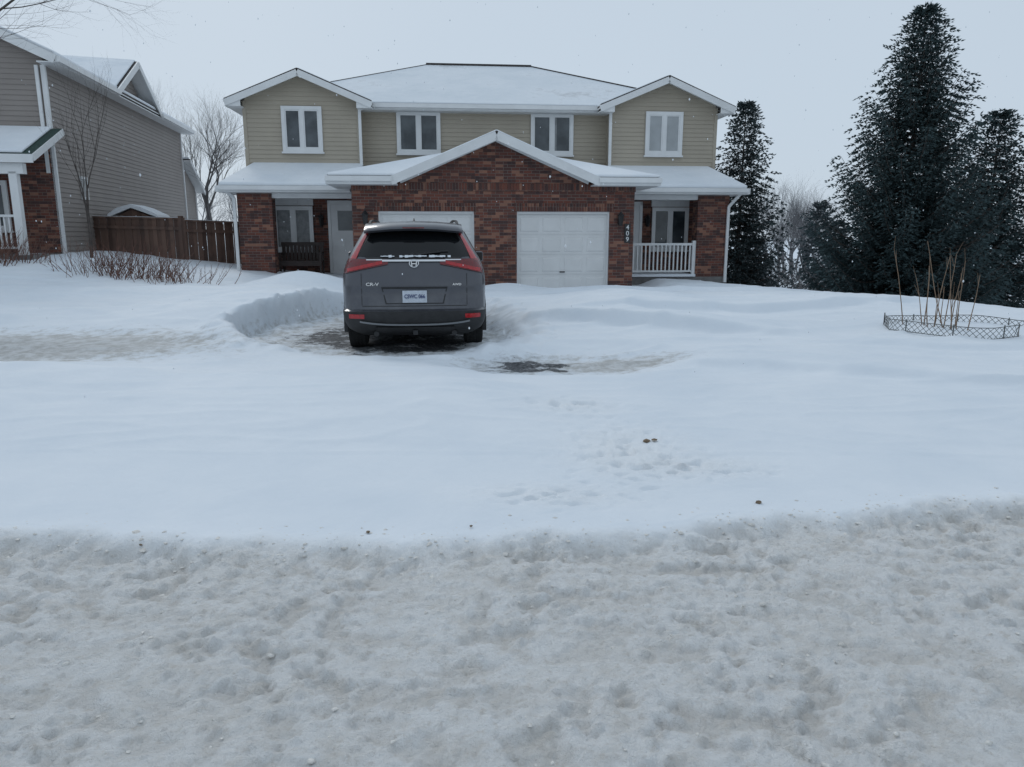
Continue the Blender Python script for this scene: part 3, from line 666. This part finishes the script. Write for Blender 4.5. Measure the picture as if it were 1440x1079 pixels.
def hz(x,y):
    i=min(max(int(np.searchsorted(XS,x)),0),nx-1); j=min(max(int(np.searchsorted(YS,y)),0),ny-1); return float(ZG[j,i])
for i in range(1100):
    y=rnd.uniform(1.7,4.2)if i<600 else 0; x=rnd.uniform(-3,3.2); s=rnd.choice([.004,.005,.006,.008,.011])*rnd.uniform(.7,1.3)
    if i>=600: y=float(edgeY(np.array(x)))+rnd.gauss(0,.13); s*=rnd.choice((.8,.8,1.5))
    if y>float(edgeY(np.array(x)))+.3: continue
    pts.append((x,y,hz(x,y)-s*.25,s))
clods('snow_clods',pts,M['clod'])
M['dirt']=simple('dirt_clod',(.20,.15,.10),.9,var=.35,scale=20)
clods('dirt_clods',[(a,b_,hz(a,b_)+.01,s) for a,b_,s in ((1.0,5.3,.032),(1.06,5.31,.020),(1.45,4.12,.018),(-.76,3.68,.014),(-.22,3.75,.009),(-1.9,3.55,.009))],M['dirt'])

# ------------------------------------------------------------ car
C=empty('parked_car',(-1.235,9.42,.075),R(6.6))
t=NT('car_paint'); t.b.inputs['Metallic'].default_value=.55; t.b.inputs['Roughness'].default_value=.36; t.b.inputs['Coat Weight'].default_value=.6; t.b.inputs['Coat Roughness'].default_value=.10
salt=t.noise(3,6,.65); spz=t.n('ShaderNodeSeparateXYZ'); t.l(t.tc.outputs['Object'],spz.inputs[0])
low=t.ramp(spz.outputs[2],1.0,.3); fac=t.math('MULTIPLY',t.ramp(salt,.4,.7),t.math('ADD',t.math('MULTIPLY',low,.5),.05))
t.l(t.mix(fac,(.072,.075,.088),(.22,.22,.22)),t.b.inputs['Base Color']); M['paint']=t.m
M['clad']=simple('car_cladding',(.02,.02,.021),.6,var=.3,scale=9)
t=NT('car_glass'); t.b.inputs['Base Color'].default_value=(.006,.007,.008,1); t.b.inputs['Roughness'].default_value=.08; t.b.inputs['IOR'].default_value=1.4; M['cglass']=t.m
M['red']=simple('tail_lamp',(.36,.008,.012),.12,var=.25,scale=30,coat=.5); M['reddark']=simple('tail_lamp_dark',(.13,.005,.008),.12,var=.3,scale=40,coat=.5)
M['chrome']=simple('chrome',(.72,.73,.74),.18,metal=1,var=.05); M['silver']=simple('silver_trim',(.24,.25,.26),.4,metal=.5,var=.1)
M['tyre']=simple('tyre',(.022,.022,.022),.85,var=.3,scale=12); M['plate']=simple('plate',(.50,.54,.60),.4,var=.12,scale=25); M['blue']=simple('plate_ink',(.03,.05,.16),.5)
HR=[.22,.26,.32,.40,.50,.565,.59,.64,.74,.82,.86,.90,1.00,1.08,1.14,1.20,1.25,1.31,1.38,1.45,1.52,1.58,1.62,1.655,1.68,1.69]
kh=[.22,.30,.38,.46,.565,.59,.66,.80,.88,1.0,1.10,1.20,1.26,1.45,1.58,1.64,1.675,1.69]
ky=[.30,.09,.03,.0,-.01,.04,.05,.075,.05,.075,.09,.13,.18,.36,.50,.56,.70,.95]
kw=[.74,.86,.90,.925,.93,.918,.92,.925,.925,.92,.90,.865,.835,.735,.665,.625,.56,.42]
kf=[4.30,4.46,4.54,4.58,4.60,4.60,4.58,4.54,4.50,4.38,3.62,3.38,3.25,2.82,2.50,2.35,2.15,1.8]
def rearY(x,h):
    hw=np.interp(h,kh,kw); y=np.interp(h,kh,ky); rx_=.30; ax=abs(x)
    y+=.05*(x/hw)**2
    if ax>hw-rx_: tt=min(1,(ax-(hw-rx_))/rx_); y+=.24*(1-math.sqrt(max(0,1-tt*tt)))
    return float(y)
rings=[];NR=32;NS=14;NF=16;hs=HR
for h in hs:
    hw=float(np.interp(h,kh,kw)); fy=float(np.interp(h,kh,kf)); ring=[]
    for i in range(NR+1):
        a=-math.pi/2+math.pi*i/NR
        x=hw*(.5*math.sin(a)+.5*(a/(math.pi/2))) if abs(a)<math.pi/2-.001 else hw*(1 if a>0 else -1)
        ring.append((x,rearY(x,h),h))
    ys=rearY(hw,h); ye=fy-.45
    for i in range(1,NS): 
        tt=i/NS; ring.append((hw+.012*math.sin(math.pi*tt),ys+(ye-ys)*tt,h))
    for i in range(NF+1):
        a=math.pi/2-math.pi*i/NF; ring.append((hw*math.sin(a),ye+.45*math.cos(a)**.8 if abs(a)<math.pi/2-.001 else ye,h))
    for i in range(NS-1,0,-1):
        tt=i/NS; ring.append((-hw-.012*math.sin(math.pi*tt),ys+(ye-ys)*tt,h))
    rings.append(ring)
n=len(rings[0]);vs=[p for r in rings for p in r];fs=[];fm=[]
for k in range(len(rings)-1):
    for i in range(n):
        fs.append((k*n+i,k*n+(i+1)%n,(k+1)*n+(i+1)%n,(k+1)*n+i)); fm.append(1 if hs[k]<.56 else 0)
fs.append(tuple(range(n-1,-1,-1)));fm.append(1);fs.append(tuple((len(rings)-1)*n+i for i in range(n)));fm.append(0)
me=bpy.data.meshes.new('body');me.from_pydata(vs,[],fs);me.materials.append(M['paint']);me.materials.append(M['clad'])
me.polygons.foreach_set('material_index',fm);me.polygons.foreach_set('use_smooth',[True]*len(fs));me.update()
body=bpy.data.objects.new('body',me);COL.objects.link(body)
cut=MB()
for ax_y in (.97,3.63):
    for s in (-1,1): cut.tube((s*.58,ax_y,.36),(s*1.1,ax_y,.36),.41,.41,40)
co=cut.obj('cutter',M['clad'])
md=body.modifiers.new('w','BOOLEAN');md.operation='DIFFERENCE';md.object=co;md.solver='EXACT'
dg=bpy.context.evaluated_depsgraph_get();nm=bpy.data.meshes.new_from_object(body.evaluated_get(dg));body.modifiers.clear();body.data=nm
bpy.data.objects.remove(co);body.parent=C; nm.set_sharp_from_angle(angle=R(32))
def patch(name,f,mat,off=.012,nu=12,nv=6,skirt=.03):
    vs=[];fs=[]
    for j in range(nv+1):
        for i in range(nu+1):
            x,h=f(i/nu,j/nv); vs.append((x,rearY(x,h)-off,h))
    for j in range(nv):
        for i in range(nu): a=j*(nu+1)+i; fs.append((a,a+1,a+nu+2,a+nu+1))
    loop=[i for i in range(nu+1)]+[j*(nu+1)+nu for j in range(1,nv+1)]+[nv*(nu+1)+i for i in range(nu-1,-1,-1)]+[j*(nu+1) for j in range(nv-1,0,-1)]
    b0=len(vs)
    for q in loop: x,y,h=vs[q]; vs.append((x,y+skirt,h))
    L=len(loop)
    for k in range(L): fs.append((loop[k],loop[(k+1)%L],b0+(k+1)%L,b0+k))
    mm=MB();mm.add(vs,fs);return mm.obj(name,M[mat],C,smooth=35)
lerp=lambda a,b,t:a+(b-a)*t
def hwf(h): return float(np.interp(h,kh,kw))
patch('rear_window',lambda u,v:((u*2-1)*(hwf(lerp(1.25,1.575,v))-.125),lerp(1.25,1.575,v)),'cglass',.006,20,6)
patch('hatch_black_band',lambda u,v:((u*2-1)*lerp(.52,.62,v),lerp(1.185,1.248,v)),'clad',.010,16,2)
for s in (-1,1):
    def strip(u,v,s=s):
        h=lerp(1.18,1.585,v); w=lerp(.10,.035,v**.7); e_=hwf(h)-.035-lerp(0,.02,v); return s*(e_-u*w),h
    patch('tail_lamp_upper',strip,'red',.016,4,14)
    def lens(u,v,s=s):
        xo=.885;xi=.34; x=lerp(xo,xi,u); lo=lerp(1.035,1.155,u**.9); hi=lerp(1.225,1.215,u); 
        return s*x*min(1,(hwf(lerp(lo,hi,v))-.012)/.89),lerp(lo,hi,v)
    patch('tail_lamp',lens,'reddark',.018,18,6)
    def bar(u,v,s=s):
        xo=.85;xi=.40; x=lerp(xo,xi,u); lo=lerp(1.06,1.160,u); return s*x,lerp(lo,lo+.042,v)
    patch('tail_lamp_bar',bar,'red',.024,16,2)
    patch('reverse_lamp',lambda u,v,s=s:(s*lerp(.60,.40,u),lerp(1.205,1.218,v)),'chrome',.022,6,1)
    patch('reflector',lambda u,v,s=s:(s*lerp(.84,.64,u),lerp(.475,.53,v)),'red',.010,8,2)
    patch('hatch_gap',lambda u,v,s=s:(s*lerp(.665,.672,u),lerp(.64,1.04,v)),'clad',.003,1,6,.01)
    patch('pillar_garnish',lambda u,v,s=s:(s*(hwf(lerp(1.26,1.58,v))-lerp(.13,.11,u)),lerp(1.26,1.58,v)),'clad',.008,2,10)
patch('chrome_bar',lambda u,v:((u*2-1)*.40,lerp(1.190,1.213,v)),'chrome',.024,16,2)
patch('plate_recess_shade',lambda u,v:((u*2-1)*lerp(.37,.42,v),lerp(.655,.87,v)),'clad',.004,14,3,.01)  # flat dark rim painted as the recess's shaded edge, nothing is inset
patch('recess_fill',lambda u,v:((u*2-1)*lerp(.355,.40,v),lerp(.668,.845,v)),'paint',.0065,14,3,.01)
patch('bumper_gap',lambda u,v:((u*2-1)*.665,lerp(.625,.634,v)),'clad',.004,14,1,.01)
patch('skid_trim',lambda u,v:((u*2-1)*.70,lerp(.38,.402,v)+.045*abs(u*2-1)**3),'silver',.022,24,2)
patch('lower_valance',lambda u,v:((u*2-1)*.50,lerp(.27,.36,v)),'clad',.03,12,2,.05)
m=MB(); yy=rearY(0,.75)-.02; m.box(-.155,.155,yy-.012,yy,.672,.826); m.obj('licence_plate',M['plate'],C,bevel=.004)
def txt(name,s,x,h,size,mat,off=.01,sx=1):
    cu=bpy.data.curves.new(name,'FONT');cu.body=s;cu.size=size;cu.extrude=.003;cu.align_x='CENTER';cu.align_y='CENTER';cu.offset=.001
    o=bpy.data.objects.new(name,cu);COL.objects.link(o);o.parent=C;o.location=(x,rearY(x,h)-off,h);o.rotation_euler=(R(90),0,0);o.scale=(sx,1,1);cu.materials.append(M[mat])
txt('plate_number','CSWC 066',0,.75,.070,'blue',.036,.80); txt('plate_caption','ONTARIO',0,.805,.020,'blue',.036,1.1)
txt('badge_left','CR-V',-.53,.905,.055,'chrome',.012,1.3); txt('badge_right','AWD',.54,.90,.038,'chrome',.012,1.2)
m=MB(); ye=rearY(0,1.165)-.035
for i in range(20):
    a0=2*math.pi*i/20;a1=2*math.pi*(i+1)/20; f=lambda a:(.058*math.cos(a)*(1+.08*math.sin(a)),ye,1.165+.048*math.sin(a)); m.tube(f(a0),f(a1),.006,.006,6)
m.beam((-.026,ye,1.13),(-.034,ye,1.20),.012,.012);m.beam((.026,ye,1.13),(.034,ye,1.20),.012,.012);m.beam((-.028,ye,1.163),(.028,ye,1.163),.012,.012)
m.obj('emblem',M['chrome'],C)
m=MB(); prof=[(.33,1.60),(.36,1.575),(.56,1.60),(.85,1.69),(.80,1.705),(.55,1.675),(.35,1.625)]
st=[-.64,-.58,-.3,0,.3,.58,.64]; vs=[]
for x in st:
    k=.10 if abs(x)>.6 else (.04 if abs(x)>.5 else .01*(abs(x)/.3)); dz=-.035*(abs(x)/.6)**2
    for (y,h) in prof: vs.append((x,y+k*(1 if y<.7 else 0),h+dz))
L=len(prof);fs=[tuple(range(L)),tuple(range((len(st)-1)*L,len(st)*L))]
for i in range(len(st)-1):
    for j in range(L): fs.append((i*L+j,i*L+(j+1)%L,(i+1)*L+(j+1)%L,(i+1)*L+j))
m.add(vs,fs);m.obj('spoiler',M['paint'],C,smooth=40)
m=MB();m.box(-.14,.14,.322,.332,1.603,1.617);m.obj('high_brake_lamp',M['reddark'],C)
m=MB()
for s in (-1,1):
    pr=None
    for i in range(11):
        tt=i/10; p=(s*(.585-.03*tt),.75+2.0*tt,1.655+.065*math.sin(math.pi*tt)**.35)
        if pr: m.beam(pr,p,.03,.025)
        pr=p
m.tube((0,1.05,1.68),(0,1.15,1.745),.025,.006,8)
m.obj('roof_rails',M['clad'],C)
m=MB();yw=lambda x,h:rearY(x,h)-.03
m.tube((-.02,yw(0,1.27),1.27),(-.02,yw(0,1.27)+.03,1.27),.03,.03,10)
m.beam((-.02,yw(0,1.27),1.275),(.34,yw(.34,1.31),1.31),.02,.015);m.beam((.0,yw(0,1.30),1.30),(.44,yw(.44,1.325),1.325),.012,.012);m.obj('rear_wiper',M['black'],C)
m=MB()
rnd=random.Random(2)
for i in range(26):
    if rnd.random()<.25: continue
    x=-.42+i*.034; hh=1.252+rnd.uniform(0,.004); m.beam((x,yw(x,hh),hh),(x+.038,yw(x,hh),hh+rnd.uniform(-.003,.004)),.03,.008+.022*rnd.random()**2)
m.obj('window_snow',M['rsnow'],C)
for s in (-1,1):
    m=MB()
    m.box(*sorted((s*.93,s*1.10)),2.96,3.10,1.09,1.25); m.beam((s*.84,3.03,1.12),(s*.95,3.03,1.14),.06,.05); m.obj('mirror',M['paint'],C,bevel=.035)
    m=MB(); m.box(*sorted((s*.95,s*1.085)),2.955,2.958,1.11,1.235);m.obj('mirror_glass',M['cglass'],C)
    m=MB(); vs=[];fs=[];nu=20
    for j in range(6):
        h=lerp(1.16,1.56,j/5)
        for i in range(nu+1):
            y0_=lerp(.62,.98,(j/5)); y1_=lerp(3.15,2.35,j/5); y=lerp(y0_,y1_,i/nu); vs.append((s*(hwf(h)+.017),y,h))
    for j in range(5):
        for i in range(nu): a=j*(nu+1)+i; fs.append((a,a+1,a+nu+2,a+nu+1))
    m.add(vs,fs); m.obj('side_glass',M['cglass'],C,smooth=30)
    m=MB()
    for yb_ in (1.25,2.2): m.beam((s*(hwf(1.16)+.022),yb_,1.16),(s*(hwf(1.56)+.022),yb_+.05,1.56),.012,.06,up=(0,1,0))
    m.obj('door_pillars',M['clad'],C)
    m=MB()
    for yb_ in (1.25,2.25,3.25): m.box(*sorted((s*.928,s*.942)),yb_,yb_+.008,.58,1.13)
    m.obj('door_gaps',M['clad'],C)
    for ax_y in (.97,3.63):
        m=MB(); prof=[(.66,.27),(.675,.33),(.695,.352),(.73,.362),(.87,.362),(.90,.352),(.915,.33),(.915,.25),(.87,.235)]
        n_=44; vs=[(s*x,ax_y+r*math.cos(2*math.pi*i/n_),.36+r*math.sin(2*math.pi*i/n_)) for i in range(n_) for x,r in prof];L=len(prof)
        fs=[(i*L+j,i*L+j+1,((i+1)%n_)*L+j+1,((i+1)%n_)*L+j) for i in range(n_) for j in range(L-1)]
        m.add(vs,fs)
        for i in range(66):
            a=2*math.pi*i/66
            for xx in (.715,.76,.805,.85,.89):
                c=(s*xx,ax_y+.364*math.cos(a),.36+.364*math.sin(a)); m.beam((c[0]-.016,c[1],c[2]),(c[0]+.016,c[1],c[2]),.022,.010,up=(0,math.cos(a),math.sin(a)))
        m.tube((s*.67,ax_y,.36),(s*.72,ax_y,.36),.27,.27,30)
        m.obj('tyre',M['tyre'],C)
        m=MB(); 
        for i in range(10):
            a=2*math.pi*i/10; m.beam((s*.90,ax_y,.36),(s*.89,ax_y+.24*math.cos(a),.36+.24*math.sin(a)),.03,.035,up=(1,0,0))
        m.tube((s*.86,ax_y,.36),(s*.91,ax_y,.36),.06,.05,16); m.obj('rim',M['silver'],C)
        m=MB(); vs=[]
        K=20
        for i in range(K+1):
            a=math.pi*(-.08+1.16*i/K)
            for r in (.405,.46):
                for xx in (.90,.95): vs.append((s*xx,ax_y+r*math.cos(a),.36+r*math.sin(a)))
        fs=[]
        for i in range(K):
            a=i*4; fs+=[(a,a+1,a+5,a+4),(a+2,a+3,a+7,a+6),(a+1,a+3,a+7,a+5),(a,a+2,a+6,a+4)]
        m.add(vs,fs);m.obj('arch_cladding',M['clad'],C)
m=MB(); m.box(-.62,.62,.5,4.1,.20,.30); m.box(-.03,.03,.02,.4,.26,.32); m.tube((-.5,.10,.27),(-.5,.6,.27),.035,.035,10); m.tube((.5,.10,.27),(.5,.6,.27),.035,.035,10); m.box(-.66,.66,.88,1.06,.28,.40)
m.obj('underbody',M['black'],C)

# ------------------------------------------------------------ falling snow (one object)
rnd=random.Random(77);vs=[];fs=[]
for i in range(520):
    y=rnd.uniform(4,19);x=rnd.uniform(-.75,.75)*y;z=rnd.uniform(.4,7);s=rnd.uniform(.003,.006)*(1+y*.05)
    b0=len(vs);vs+=[(x+s,y,z),(x-s,y,z),(x,y+s,z),(x,y-s,z),(x,y,z+s*1.6),(x,y,z-s*1.6)]
    fs+=[(b0+a,b0+b_,b0+c) for a,b_,c in ((0,2,4),(2,1,4),(1,3,4),(3,0,4),(2,0,5),(1,2,5),(3,1,5),(0,3,5))]
quick_mesh('snowfall',vs,fs,M['rsnow'])

# ------------------------------------------------------------ world, sun, camera
w=bpy.data.worlds.new('World');scene.world=w;w.use_nodes=True;nt=w.node_tree;bg=nt.nodes['Background']
sky=nt.nodes.new('ShaderNodeTexSky');sky.sky_type='NISHITA';sky.sun_disc=False;sky.sun_elevation=R(32);sky.sun_rotation=R(-25)
tc=nt.nodes.new('ShaderNodeTexCoord');nz=nt.nodes.new('ShaderNodeTexNoise');nz.inputs['Scale'].default_value=1.4;nz.inputs['Detail'].default_value=3;nt.links.new(tc.outputs['Generated'],nz.inputs['Vector'])
cr=nt.nodes.new('ShaderNodeMix');cr.data_type='RGBA';nt.links.new(nz.outputs['Fac'],cr.inputs[0]);cr.inputs[6].default_value=(5.5,6.5,7.6,1);cr.inputs[7].default_value=(6.15,7.15,8.2,1)
mx=nt.nodes.new('ShaderNodeMix');mx.data_type='RGBA';mx.inputs[0].default_value=.95;nt.links.new(sky.outputs[0],mx.inputs[6]);nt.links.new(cr.outputs[2],mx.inputs[7])
nt.links.new(mx.outputs[2],bg.inputs['Color']);bg.inputs['Strength'].default_value=.094
sd=bpy.data.lights.new('sun','SUN');sd.energy=.7;sd.angle=R(18);sd.color=(1,.97,.93);so=bpy.data.objects.new('sun',sd);COL.objects.link(so);so.rotation_euler=(R(-57),0,R(28))
cam=bpy.data.cameras.new('camera');cam.lens=26;cam.sensor_width=36;cam.clip_end=2000;co=bpy.data.objects.new('camera',cam);COL.objects.link(co)
co.location=(0,0,1.6);co.rotation_euler=(R(90-11.39),0,0);scene.camera=co
scene.view_settings.view_transform='Standard';scene.view_settings.look='None';scene.view_settings.exposure=0
